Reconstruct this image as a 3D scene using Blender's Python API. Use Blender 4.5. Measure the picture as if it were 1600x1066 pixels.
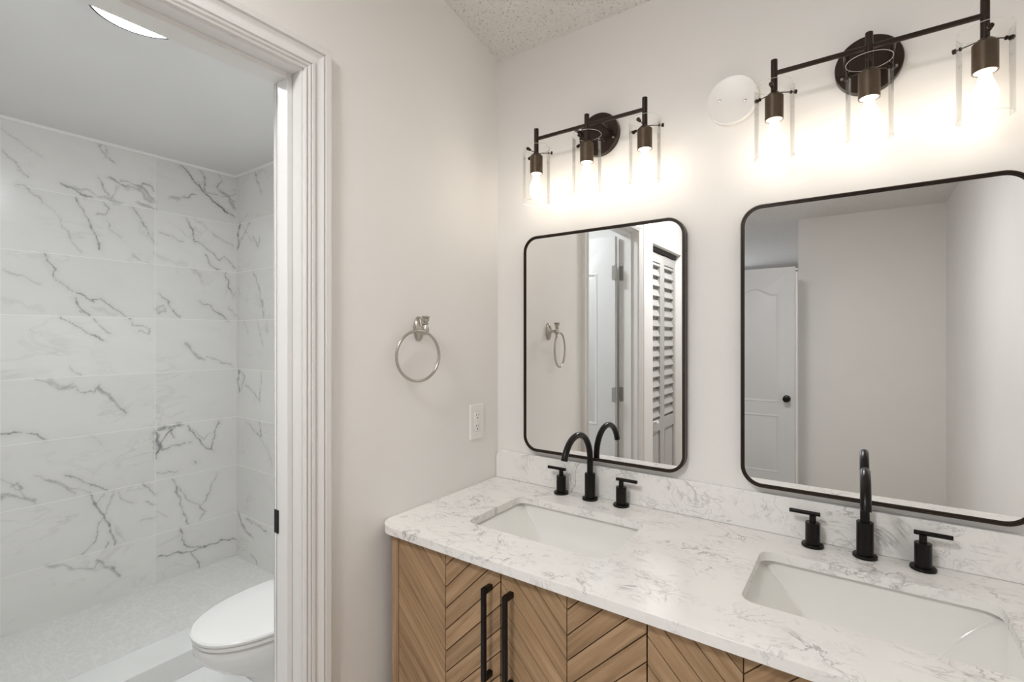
import bpy, bmesh, math, random
from mathutils import Vector, Matrix, noise
random.seed(7)
for o in list(bpy.data.objects):
    bpy.data.objects.remove(o)
SC = bpy.context.scene
COL = SC.collection
PI = math.pi

# ------------------------------------------------------------------ camera, world, exposure
CEIL = 2.437
cam_d = bpy.data.cameras.new('camera')
cam_d.sensor_width = 36.0
cam_d.lens = 765.0/1600*36
cam_d.shift_y = -6.0/1600
cam_d.clip_start = 0.02
cam = bpy.data.objects.new('camera', cam_d)
COL.objects.link(cam)
cam.location = (1.0866, -1.45, 1.42)
cam.rotation_euler = (PI/2, 0, math.radians(35.2))
SC.camera = cam

world = bpy.data.worlds.new('world')
SC.world = world
world.use_nodes = True
wb = world.node_tree.nodes['Background']
wb.inputs[0].default_value = (0.62, 0.78, 1.0, 1)
wb.inputs[1].default_value = 1.0
SC.view_settings.view_transform = 'Standard'
SC.view_settings.look = 'None'
SC.view_settings.gamma = 1.0
SC.view_settings.use_curve_mapping = False
SC.view_settings.exposure = 0.08
SC.cycles.use_denoising = True
SC.cycles.max_bounces = 14
SC.cycles.diffuse_bounces = 7
SC.cycles.glossy_bounces = 6
SC.cycles.transparent_max_bounces = 16
SC.cycles.sample_clamp_indirect = 6.0

BULB = 14.0          # strength of each vanity bulb's glow
BULB_COL = (1.0, 0.90, 0.77)
TOILET_LIGHT = 112.0  # strength of the small ceiling light over the toilet
TOILET_COL = (0.93, 0.975, 1.0)
DAYLIGHT = 31.0     # watts through the bedroom window
ROOM_FILL = 72.0    # strength of the unseen fill light added to brighten the vanity room

def area_light(name, loc, rot, sx, sy, power, col):
    l = bpy.data.lights.new(name, 'AREA')
    l.shape = 'RECTANGLE'; l.size = sx; l.size_y = sy
    l.energy = power; l.color = col
    o = bpy.data.objects.new(name, l)
    o.location = loc; o.rotation_euler = rot
    COL.objects.link(o)
    return o
# daylight coming in through the bedroom window, far behind the camera
area_light('window_daylight', (-1.4, -6.93, 1.5), (PI/2, 0, 0), 1.7, 1.2, DAYLIGHT, (0.90, 0.95, 1.0))

# ------------------------------------------------------------------ materials
def nt(name):
    m = bpy.data.materials.new(name)
    m.use_nodes = True
    t = m.node_tree
    return m, t, t.nodes['Principled BSDF']
def N(t, typ, **kw):
    n = t.nodes.new(typ)
    for k, v in kw.items():
        if k.startswith('i_'):
            key = k[2:]
            n.inputs[int(key) if key.isdigit() else key].default_value = v
        else:
            setattr(n, k, v)
    return n
def L(t, a, b): t.links.new(a, b)
def setb(b, col=None, rough=None, metal=None, spec=None):
    if col is not None: b.inputs['Base Color'].default_value = (*col, 1)
    if rough is not None: b.inputs['Roughness'].default_value = rough
    if metal is not None: b.inputs['Metallic'].default_value = metal
    if spec is not None: b.inputs['Specular IOR Level'].default_value = spec
def bump(t, b, height, strength=0.2, dist=0.002):
    n = N(t, 'ShaderNodeBump', i_Strength=strength, i_Distance=dist)
    L(t, height, n.inputs['Height']); L(t, n.outputs[0], b.inputs['Normal'])
def ramp(t, src, stops):
    n = N(t, 'ShaderNodeValToRGB')
    e = n.color_ramp.elements
    while len(e) < len(stops): e.new(0.5)
    for k, (p, c) in enumerate(stops):
        e[k].position = p
        e[k].color = (c, c, c, 1) if isinstance(c, (int, float)) else (*c, 1)
    L(t, src, n.inputs[0])
    return n.outputs[0]
def math_(t, op, a, b=None, c=None):
    n = N(t, 'ShaderNodeMath', operation=op)
    for k, v in enumerate((a, b, c)):
        if v is None: continue
        if isinstance(v, (int, float)): n.inputs[k].default_value = v
        else: L(t, v, n.inputs[k])
    return n.outputs[0]
def mix(t, fac, a, b, blend='MIX'):
    n = N(t, 'ShaderNodeMix', data_type='RGBA', blend_type=blend)
    for sock, v in ((n.inputs[0], fac), (n.inputs[6], a), (n.inputs[7], b)):
        if isinstance(v, (int, float)): sock.default_value = v
        elif isinstance(v, tuple): sock.default_value = (*v, 1)
        else: L(t, v, sock)
    return n.outputs[2]
def objco(t): return N(t, 'ShaderNodeTexCoord').outputs['Object']
def noise_n(t, vec, scale, detail=3, rough=0.5, dist=0.0):
    n = N(t, 'ShaderNodeTexNoise', i_Scale=scale, i_Detail=detail, i_Roughness=rough, i_Distortion=dist)
    L(t, vec, n.inputs['Vector'])
    return n

def paint(name, col, rough=0.55, bumps=0.12, scale=180):
    m, t, b = nt(name); setb(b, col, rough, spec=0.35)
    co = objco(t)
    n1 = noise_n(t, co, scale, 2); n2 = noise_n(t, co, 9, 2)
    h = math_(t, 'ADD', n1.outputs[0], math_(t, 'MULTIPLY', n2.outputs[0], 2.5))
    bump(t, b, h, bumps, 0.0012)
    n3 = noise_n(t, co, 2.5, 3)
    c = mix(t, ramp(t, n3.outputs[0], [(0.35, 0.0), (0.65, 1.0)]), tuple(x*0.985 for x in col), tuple(min(1, x*1.01) for x in col))
    L(t, c, b.inputs['Base Color'])
    return m
M = {}
M['wall'] = paint('wall_paint', (0.835, 0.82, 0.80))
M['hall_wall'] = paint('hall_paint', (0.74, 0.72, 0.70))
M['trim'] = paint('trim_paint', (0.78, 0.77, 0.76), 0.38, 0.015, 60)
M['door'] = paint('door_paint', (0.70, 0.70, 0.70), 0.42, 0.10, 120)
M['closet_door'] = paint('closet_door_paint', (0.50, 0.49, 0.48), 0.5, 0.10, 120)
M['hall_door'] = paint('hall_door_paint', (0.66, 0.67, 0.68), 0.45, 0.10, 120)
M['smooth_ceiling'] = paint('smooth_ceiling_paint', (0.78, 0.775, 0.77), 0.7, 0.05)
def popcorn():
    m, t, b = nt('popcorn_ceiling'); setb(b, (0.80, 0.785, 0.765), 0.9, spec=0.1)
    co = objco(t)
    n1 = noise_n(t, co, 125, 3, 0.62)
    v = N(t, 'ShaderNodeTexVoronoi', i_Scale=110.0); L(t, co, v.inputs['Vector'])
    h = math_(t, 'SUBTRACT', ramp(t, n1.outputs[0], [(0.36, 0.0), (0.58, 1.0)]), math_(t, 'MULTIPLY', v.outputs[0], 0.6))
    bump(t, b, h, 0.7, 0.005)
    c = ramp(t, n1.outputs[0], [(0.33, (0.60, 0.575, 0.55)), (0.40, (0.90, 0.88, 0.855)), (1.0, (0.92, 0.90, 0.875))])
    L(t, c, b.inputs['Base Color'])
    return m
M['popcorn'] = popcorn()

def quartz():
    m, t, b = nt('white_quartz'); setb(b, (0.85, 0.84, 0.82), 0.16, spec=0.5)
    co = objco(t)
    base = (0.87, 0.855, 0.835)
    big = noise_n(t, co, 3.2, 4, 0.6)
    def vein(scale, w, det, dist, seed):
        mp = N(t, 'ShaderNodeMapping'); mp.inputs['Location'].default_value = (seed, seed*0.7, seed*1.3)
        mp.inputs['Rotation'].default_value = (0.3, 0.5, 0.6); mp.inputs['Scale'].default_value = (1.0, 1.7, 1.2)
        L(t, co, mp.inputs[0])
        n = noise_n(t, mp.outputs[0], scale, det, 0.62, dist)
        d = math_(t, 'ABSOLUTE', math_(t, 'SUBTRACT', n.outputs[0], 0.5))
        return ramp(t, d, [(0.0, 1.0), (w*0.35, 0.75), (w, 0.0)])
    mask1 = ramp(t, noise_n(t, co, 7.0, 3, 0.6).outputs[0], [(0.47, 0.0), (0.60, 1.0)])
    mp2 = N(t, 'ShaderNodeMapping'); mp2.inputs['Location'].default_value = (4, 9, 2); L(t, co, mp2.inputs[0])
    mask2 = ramp(t, noise_n(t, mp2.outputs[0], 10.0, 3, 0.6).outputs[0], [(0.46, 0.0), (0.62, 1.0)])
    v1 = math_(t, 'MULTIPLY', vein(6.5, 0.020, 5, 1.2, 3.1), mask1)
    v2 = math_(t, 'MULTIPLY', vein(13.0, 0.028, 4, 1.0, 8.7), mask2)
    v3 = math_(t, 'MULTIPLY', vein(26.0, 0.05, 4, 0.6, 1.7), mask1)
    cloud = ramp(t, big.outputs[0], [(0.42, 0.0), (0.7, 1.0)])
    c = mix(t, math_(t, 'MULTIPLY', cloud, 0.35), base, (0.72, 0.715, 0.71))
    c = mix(t, math_(t, 'MULTIPLY', v3, 0.18), c, (0.50, 0.49, 0.49))
    c = mix(t, math_(t, 'MULTIPLY', v2, 0.52), c, (0.42, 0.41, 0.42))
    c = mix(t, math_(t, 'MULTIPLY', v1, 0.78), c, (0.34, 0.33, 0.34))
    L(t, c, b.inputs['Base Color'])
    return m
M['quartz'] = quartz()

def marble_tile(name, axis, off, use_attr=True):
    """large stacked marble-look tiles, 0.61 x 0.305; axis = horizontal axis index (0 x, 1 y)"""
    m, t, b = nt(name); setb(b, (0.80, 0.79, 0.77), 0.13, spec=0.5)
    co = objco(t)
    sx = N(t, 'ShaderNodeSeparateXYZ'); L(t, co, sx.inputs[0])
    h = math_(t, 'DIVIDE', math_(t, 'SUBTRACT', sx.outputs[axis], off), 0.61)
    v = math_(t, 'DIVIDE', sx.outputs[2], 0.305)
    fh = math_(t, 'FLOOR', h); fv = math_(t, 'FLOOR', v)
    idv = N(t, 'ShaderNodeCombineXYZ'); L(t, fh, idv.inputs[0]); L(t, fv, idv.inputs[1]); idv.inputs[2].default_value = axis*3.0+1
    wn = N(t, 'ShaderNodeTexWhiteNoise', noise_dimensions='3D'); L(t, idv.outputs[0], wn.inputs['Vector'])
    vs = N(t, 'ShaderNodeVectorMath', operation='SCALE'); vs.inputs['Scale'].default_value = 37.0
    L(t, wn.outputs['Color'], vs.inputs[0])
    add = N(t, 'ShaderNodeVectorMath', operation='ADD'); L(t, co, add.inputs[0]); L(t, vs.outputs[0], add.inputs[1])
    mp = N(t, 'ShaderNodeMapping'); L(t, add.outputs[0], mp.inputs[0])
    mp.inputs['Rotation'].default_value = (0.75, 0, 0) if axis == 1 else (0, 0.75, 0)
    mp.inputs['Scale'].default_value = (1.0, 1.0, 2.1)
    def vein(scale, w, det, dist):
        n = noise_n(t, mp.outputs[0], scale, det, 0.6, dist)
        d = math_(t, 'ABSOLUTE', math_(t, 'SUBTRACT', n.outputs[0], 0.5))
        return ramp(t, d, [(0.0, 1.0), (w*0.4, 0.6), (w, 0.0)])
    mask = ramp(t, noise_n(t, mp.outputs[0], 2.3, 3, 0.6).outputs[0], [(0.50, 0.0), (0.66, 1.0)])
    v1 = math_(t, 'MULTIPLY', vein(2.6, 0.03, 5, 0.8), mask)
    cloud = ramp(t, noise_n(t, mp.outputs[0], 3.0, 5, 0.65, 0.5).outputs[0], [(0.40, 0.0), (0.72, 1.0)])
    c = mix(t, math_(t, 'MULTIPLY', cloud, 0.35), (0.80, 0.79, 0.77), (0.70, 0.69, 0.67))
    c = mix(t, math_(t, 'MULTIPLY', v1, 0.32 if use_attr else 0.6), c, (0.45, 0.44, 0.43))
    if use_attr:
        at = N(t, 'ShaderNodeAttribute', attribute_name='vein')
        brk = ramp(t, noise_n(t, co, 38, 4, 0.7).outputs[0], [(0.32, 0.45), (0.55, 1.0)])
        c = mix(t, math_(t, 'MULTIPLY', at.outputs['Fac'], brk), c, (0.15, 0.15, 0.15))
    tone = N(t, 'ShaderNodeMapRange'); L(t, wn.outputs['Value'], tone.inputs[0])
    tone.inputs[3].default_value = 0.95; tone.inputs[4].default_value = 1.03
    cc = N(t, 'ShaderNodeVectorMath', operation='SCALE'); L(t, c, cc.inputs[0]); L(t, tone.outputs[0], cc.inputs['Scale'])
    # grout
    def edge(f, size):
        fr = math_(t, 'FRACT', f)
        d = math_(t, 'MULTIPLY', math_(t, 'MINIMUM', fr, math_(t, 'SUBTRACT', 1.0, fr)), size)
        return math_(t, 'LESS_THAN', d, 0.0011)
    g = math_(t, 'MAXIMUM', edge(h, 0.61), edge(v, 0.305))
    c2 = mix(t, g, cc.outputs[0], (0.90, 0.89, 0.87))
    L(t, c2, b.inputs['Base Color'])
    r = math_(t, 'ADD', math_(t, 'MULTIPLY', g, 0.5), 0.2); L(t, r, b.inputs['Roughness'])
    bump(t, b, math_(t, 'SUBTRACT', 1.0, g), 0.3, 0.0008)
    return m
M['tile_back'] = marble_tile('marble_tile_back', 1, -0.356)
M['tile_side'] = marble_tile('marble_tile_side', 0, -2.145)
M['tile_plain'] = marble_tile('marble_tile_plain', 1, -0.35, False)

def mosaic():
    m, t, b = nt('shower_mosaic'); setb(b, (0.74, 0.74, 0.72), 0.3)
    co = objco(t)
    mp = N(t, 'ShaderNodeMapping'); mp.inputs['Scale'].default_value = (1, 1.6, 1); L(t, co, mp.inputs[0])
    v = N(t, 'ShaderNodeTexVoronoi', feature='DISTANCE_TO_EDGE', i_Scale=24.0, i_Randomness=0.55); L(t, mp.outputs[0], v.inputs['Vector'])
    g = ramp(t, v.outputs['Distance'], [(0.02, 1.0), (0.07, 0.0)])
    n = noise_n(t, co, 14, 4, 0.6)
    c = mix(t, n.outputs[0], (0.70, 0.70, 0.68), (0.80, 0.80, 0.785))
    c = mix(t, math_(t, 'MULTIPLY', g, 0.35), c, (0.90, 0.90, 0.885))
    L(t, c, b.inputs['Base Color'])
    bump(t, b, g, 0.15, 0.001)
    return m
M['mosaic'] = mosaic()

def simple(name, col, rough, metal=0.0, spec=0.5, nscale=40, var=0.04, bs=0.0):
    m, t, b = nt(name); setb(b, col, rough, metal, spec)
    co = objco(t)
    n = noise_n(t, co, nscale, 3)
    c = mix(t, n.outputs[0], tuple(x*(1-var) for x in col), tuple(min(1, x*(1+var)) for x in col))
    L(t, c, b.inputs['Base Color'])
    if bs: bump(t, b, n.outputs[0], bs, 0.001)
    return m
M['porcelain'] = simple('white_porcelain', (0.83, 0.825, 0.80), 0.08, var=0.01, nscale=4)
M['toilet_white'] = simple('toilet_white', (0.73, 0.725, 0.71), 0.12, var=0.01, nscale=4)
M['curb'] = simple('shower_curb_stone', (0.78, 0.785, 0.77), 0.25, var=0.05, nscale=9)
M['floor_tile'] = simple('pale_floor_tile', (0.80, 0.80, 0.79), 0.3, var=0.03, nscale=5)
M['carpet'] = simple('hall_floor', (0.55, 0.50, 0.45), 0.6, var=0.1, nscale=12)
M['black'] = simple('matte_black_metal', (0.005, 0.0032, 0.0026), 0.30, 0.0, 0.26, var=0.1)
M['bronze'] = simple('dark_bronze_metal', (0.030, 0.018, 0.012), 0.30, 0.35, 0.4, var=0.15)
M['socket'] = simple('bronze_socket', (0.095, 0.068, 0.046), 0.42, 0.45, 0.4, var=0.25, nscale=70)
M['nickel'] = simple('brushed_nickel', (0.50, 0.47, 0.43), 0.28, 1.0, var=0.05)
M['steel'] = simple('steel_hinge', (0.42, 0.41, 0.39), 0.35, 1.0, var=0.08)
M['plastic'] = simple('white_plastic', (0.86, 0.85, 0.83), 0.3, var=0.01)
M['dark_slot'] = simple('dark_slot', (0.05, 0.045, 0.04), 0.6)
M['caulk'] = simple('white_caulk', (0.90, 0.89, 0.87), 0.5, var=0.01)
M['groove'] = simple('dark_groove', (0.07, 0.035, 0.018), 0.8, spec=0.1)

def wood():
    m, t, b = nt('oak_veneer'); setb(b, (0.5, 0.33, 0.19), 0.5, spec=0.25)
    uv = N(t, 'ShaderNodeUVMap').outputs[0]
    mp = N(t, 'ShaderNodeMapping'); mp.inputs['Scale'].default_value = (1.6, 26, 1); L(t, uv, mp.inputs[0])
    n = noise_n(t, mp.outputs[0], 2.2, 6, 0.62, 0.4)
    mp2 = N(t, 'ShaderNodeMapping'); mp2.inputs['Scale'].default_value = (5, 150, 1); L(t, uv, mp2.inputs[0])
    n2 = noise_n(t, mp2.outputs[0], 2.0, 3, 0.6)
    mp3 = N(t, 'ShaderNodeMapping'); mp3.inputs['Scale'].default_value = (0.37, 0.53, 1); L(t, uv, mp3.inputs[0])
    n3 = noise_n(t, mp3.outputs[0], 1.5, 1)
    c = ramp(t, n.outputs[0], [(0.28, (0.235, 0.145, 0.078)), (0.45, (0.35, 0.225, 0.125)), (0.60, (0.43, 0.285, 0.168)), (0.8, (0.50, 0.345, 0.215))])
    c = mix(t, math_(t, 'MULTIPLY', ramp(t, n2.outputs[0], [(0.55, 0.0), (0.75, 1.0)]), 0.35), c, (0.30, 0.18, 0.09))
    k = ramp(t, n3.outputs[0], [(0.3, 0.86), (0.7, 1.10)])
    c = mix(t, 1.0, c, k, 'MULTIPLY')
    # knots
    mpk = N(t, 'ShaderNodeMapping'); mpk.inputs['Scale'].default_value = (5, 9, 1); L(t, uv, mpk.inputs[0])
    vk = N(t, 'ShaderNodeTexVoronoi', i_Scale=1.0); L(t, mpk.outputs[0], vk.inputs['Vector'])
    kn = ramp(t, vk.outputs['Distance'], [(0.03, 1.0), (0.13, 0.0)])
    c = mix(t, math_(t, 'MULTIPLY', kn, 0.55), c, (0.20, 0.11, 0.055))
    L(t, c, b.inputs['Base Color'])
    bump(t, b, n.outputs[0], 0.12, 0.0006)
    return m
M['wood'] = wood()

def mirror_mat():
    m, t, b = nt('silvered_glass'); setb(b, (0.90, 0.905, 0.90), 0.0, 1.0)
    n = noise_n(t, objco(t), 2.0, 2)
    L(t, mix(t, n.outputs[0], (0.885, 0.89, 0.885), (0.90, 0.905, 0.90)), b.inputs['Base Color'])
    return m
M['mirror'] = mirror_mat()
def thin_glass():
    m = bpy.data.materials.new('clear_thin_glass'); m.use_nodes = True
    t = m.node_tree; t.nodes.clear()
    out = N(t, 'ShaderNodeOutputMaterial')
    tr = N(t, 'ShaderNodeBsdfTransparent'); tr.inputs[0].default_value = (0.985, 0.98, 0.97, 1)
    gl = N(t, 'ShaderNodeBsdfGlossy'); gl.inputs['Roughness'].default_value = 0.02
    fr = N(t, 'ShaderNodeFresnel', i_IOR=1.22)
    f = math_(t, 'MULTIPLY', math_(t, 'POWER', fr.outputs[0], 1.6), 0.55)
    mx = N(t, 'ShaderNodeMixShader'); L(t, f, mx.inputs[0]); L(t, tr.outputs[0], mx.inputs[1]); L(t, gl.outputs[0], mx.inputs[2])
    L(t, mx.outputs[0], out.inputs[0])
    return m
M['glass'] = thin_glass()
M['glass_edge'] = simple('glass_cut_edge', (0.86, 0.87, 0.86), 0.15)
M['glass_edge'].node_tree.nodes['Principled BSDF'].inputs['Alpha'].default_value = 0.45
def emit(name, col, s):
    m = bpy.data.materials.new(name); m.use_nodes = True
    t = m.node_tree; t.nodes.clear()
    out = N(t, 'ShaderNodeOutputMaterial'); e = N(t, 'ShaderNodeEmission')
    e.inputs[0].default_value = (*col, 1); e.inputs[1].default_value = s
    L(t, e.outputs[0], out.inputs[0])
    return m
M['bulb'] = emit('glowing_bulb', BULB_COL, BULB)
M['toilet_lamp'] = emit('glowing_diffuser', TOILET_COL, TOILET_LIGHT)
M['room_fill'] = emit('room_fill_glow', (0.985, 0.975, 0.965), ROOM_FILL)  # glow of the added vanity-room fill light

# ------------------------------------------------------------------ mesh helpers
def finish(name, bm, mat, parent=None, smooth=35, bev=0.0, mats=None):
    bmesh.ops.remove_doubles(bm, verts=bm.verts, dist=1e-6)
    bmesh.ops.recalc_face_normals(bm, faces=bm.faces)
    me = bpy.data.meshes.new(name)
    bm.to_mesh(me); bm.free()
    for mm in (mats or [mat]): me.materials.append(mm)
    o = bpy.data.objects.new(name, me)
    COL.objects.link(o)
    if smooth:
        me.polygons.foreach_set('use_smooth', [True]*len(me.polygons))
        me.set_sharp_from_angle(angle=math.radians(smooth))
    if bev:
        md = o.modifiers.new('bevel', 'BEVEL'); md.width = bev; md.segments = 2; md.limit_method = 'ANGLE'; md.angle_limit = math.radians(40)
        md.harden_normals = True
    if parent: attach(o, parent)
    return o
def attach(o, parent):
    """keeps the world placement (all parts are modelled in world or parent-local space)"""
    o.parent = parent
def thing(name, label, cat, loc=(0, 0, 0), group=None, kind=None):
    o = bpy.data.objects.new(name, None); COL.objects.link(o)
    o.location = loc; o.empty_display_size = 0.05
    if label: o['label'] = label
    if cat: o['category'] = cat
    if group: o['group'] = group
    if kind: o['kind'] = kind
    return o
def tag(o, label, cat, group=None):
    o['label'] = label; o['category'] = cat
    if group: o['group'] = group
    return o
def struct(name, bm, mat, **kw):
    o = finish(name, bm, mat, **kw); o['kind'] = 'structure'
    return o
def box(bm, a, b):
    (x0, y0, z0), (x1, y1, z1) = a, b
    vs = [bm.verts.new(p) for p in ((x0,y0,z0),(x1,y0,z0),(x1,y1,z0),(x0,y1,z0),(x0,y0,z1),(x1,y0,z1),(x1,y1,z1),(x0,y1,z1))]
    for f in ((0,3,2,1),(4,5,6,7),(0,1,5,4),(1,2,6,5),(2,3,7,6),(3,0,4,7)):
        bm.faces.new([vs[i] for i in f])
def B(*boxes):
    bm = bmesh.new()
    for a, b in boxes: box(bm, a, b)
    return bm
def frame_of(d):
    d = Vector(d).normalized()
    u = d.orthogonal().normalized() if abs(d.z) < 0.99 else Vector((1, 0, 0))
    if abs(d.z) < 0.99: u = Vector((0, 0, 1)).cross(d).normalized()
    return u, d.cross(u).normalized()
def tube(bm, pts, r, seg=20, cap=True, closed=False):
    pts = [Vector(p) for p in pts]; n = len(pts)
    rings = []
    u = None
    for i, p in enumerate(pts):
        if closed: d = (pts[(i+1) % n] - pts[i-1])
        else: d = pts[min(i+1, n-1)] - pts[max(i-1, 0)]
        d.normalize()
        if u is None: u, w = frame_of(d)
        else:
            u = (u - d*u.dot(d)).normalized(); w = d.cross(u).normalized()
        rr = r[i] if isinstance(r, (list, tuple)) else r
        rings.append([bm.verts.new(p + (u*math.cos(2*PI*k/seg) + w*math.sin(2*PI*k/seg))*rr) for k in range(seg)])
    m = n if closed else n-1
    for i in range(m):
        a, b = rings[i], rings[(i+1) % n]
        off = 0
        if closed and i == n-1:   # align seam
            off = min(range(seg), key=lambda s: sum((a[k].co - b[(k+s) % seg].co).length for k in range(seg)))
        for k in range(seg):
            bm.faces.new((a[k], a[(k+1) % seg], b[(k+1+off) % seg], b[(k+off) % seg]))
    if cap and not closed:
        bm.faces.new(list(reversed(rings[0]))); bm.faces.new(rings[-1])
def lathe(bm, prof, origin=(0, 0, 0), axis=(0, 0, 1), seg=40, closed=False):
    """prof: (radius, height along axis)"""
    o = Vector(origin); ax = Vector(axis).normalized()
    u, w = frame_of(ax)
    rings = []
    for r, h in prof:
        if r < 1e-6: rings.append([bm.verts.new(o + ax*h)])
        else: rings.append([bm.verts.new(o + ax*h + (u*math.cos(2*PI*k/seg) + w*math.sin(2*PI*k/seg))*r) for k in range(seg)])
    pr = list(zip(rings, rings[1:]))
    if closed: pr.append((rings[-1], rings[0]))
    for a, b in pr:
        if len(a) == 1 and len(b) == 1: continue
        for k in range(seg):
            k2 = (k+1) % seg
            if len(a) == 1: bm.faces.new((a[0], b[k2], b[k]))
            elif len(b) == 1: bm.faces.new((a[k], a[k2], b[0]))
            else: bm.faces.new((a[k], a[k2], b[k2], b[k]))
def cyl(bm, p, q, r, seg=24, ch=0.0):
    p, q = Vector(p), Vector(q); h = (q-p).length
    if ch: prof = [(0, 0), (r-ch, 0), (r, ch), (r, h-ch), (r-ch, h), (0, h)]
    else: prof = [(0, 0), (r, 0), (r, h), (0, h)]
    lathe(bm, prof, p, q-p, seg)
def rrect(x0, x1, z0, z1, r, n=8):
    """rounded rectangle points, counterclockwise in (x, z)"""
    pts = []
    for cx, cz, a0 in ((x1-r, z1-r, 0), (x0+r, z1-r, 90), (x0+r, z0+r, 180), (x1-r, z0+r, 270)):
        for k in range(n+1):
            a = math.radians(a0 + 90*k/n)
            pts.append((cx + r*math.cos(a), cz + r*math.sin(a)))
    return pts
def prism(bm, pts, f0, f1):
    """pts 2-D; f0/f1 map a 2-D point to the two end faces"""
    a = [bm.verts.new(f0(p)) for p in pts]; b = [bm.verts.new(f1(p)) for p in pts]
    n = len(pts)
    bm.faces.new(a); bm.faces.new(list(reversed(b)))
    for i in range(n): bm.faces.new((a[i], a[(i+1) % n], b[(i+1) % n], b[i]))
def ringsweep(bm, loops, closed_section=True):
    """loops: list of equal-length closed loops of 3-D points, joined one to the next"""
    vl = [[bm.verts.new(p) for p in lp] for lp in loops]
    m = len(vl) if closed_section else len(vl)-1
    n = len(vl[0])
    for i in range(m):
        a, b = vl[i], vl[(i+1) % len(vl)]
        for k in range(n): bm.faces.new((a[k], a[(k+1) % n], b[(k+1) % n], b[k]))
    return vl
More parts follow.
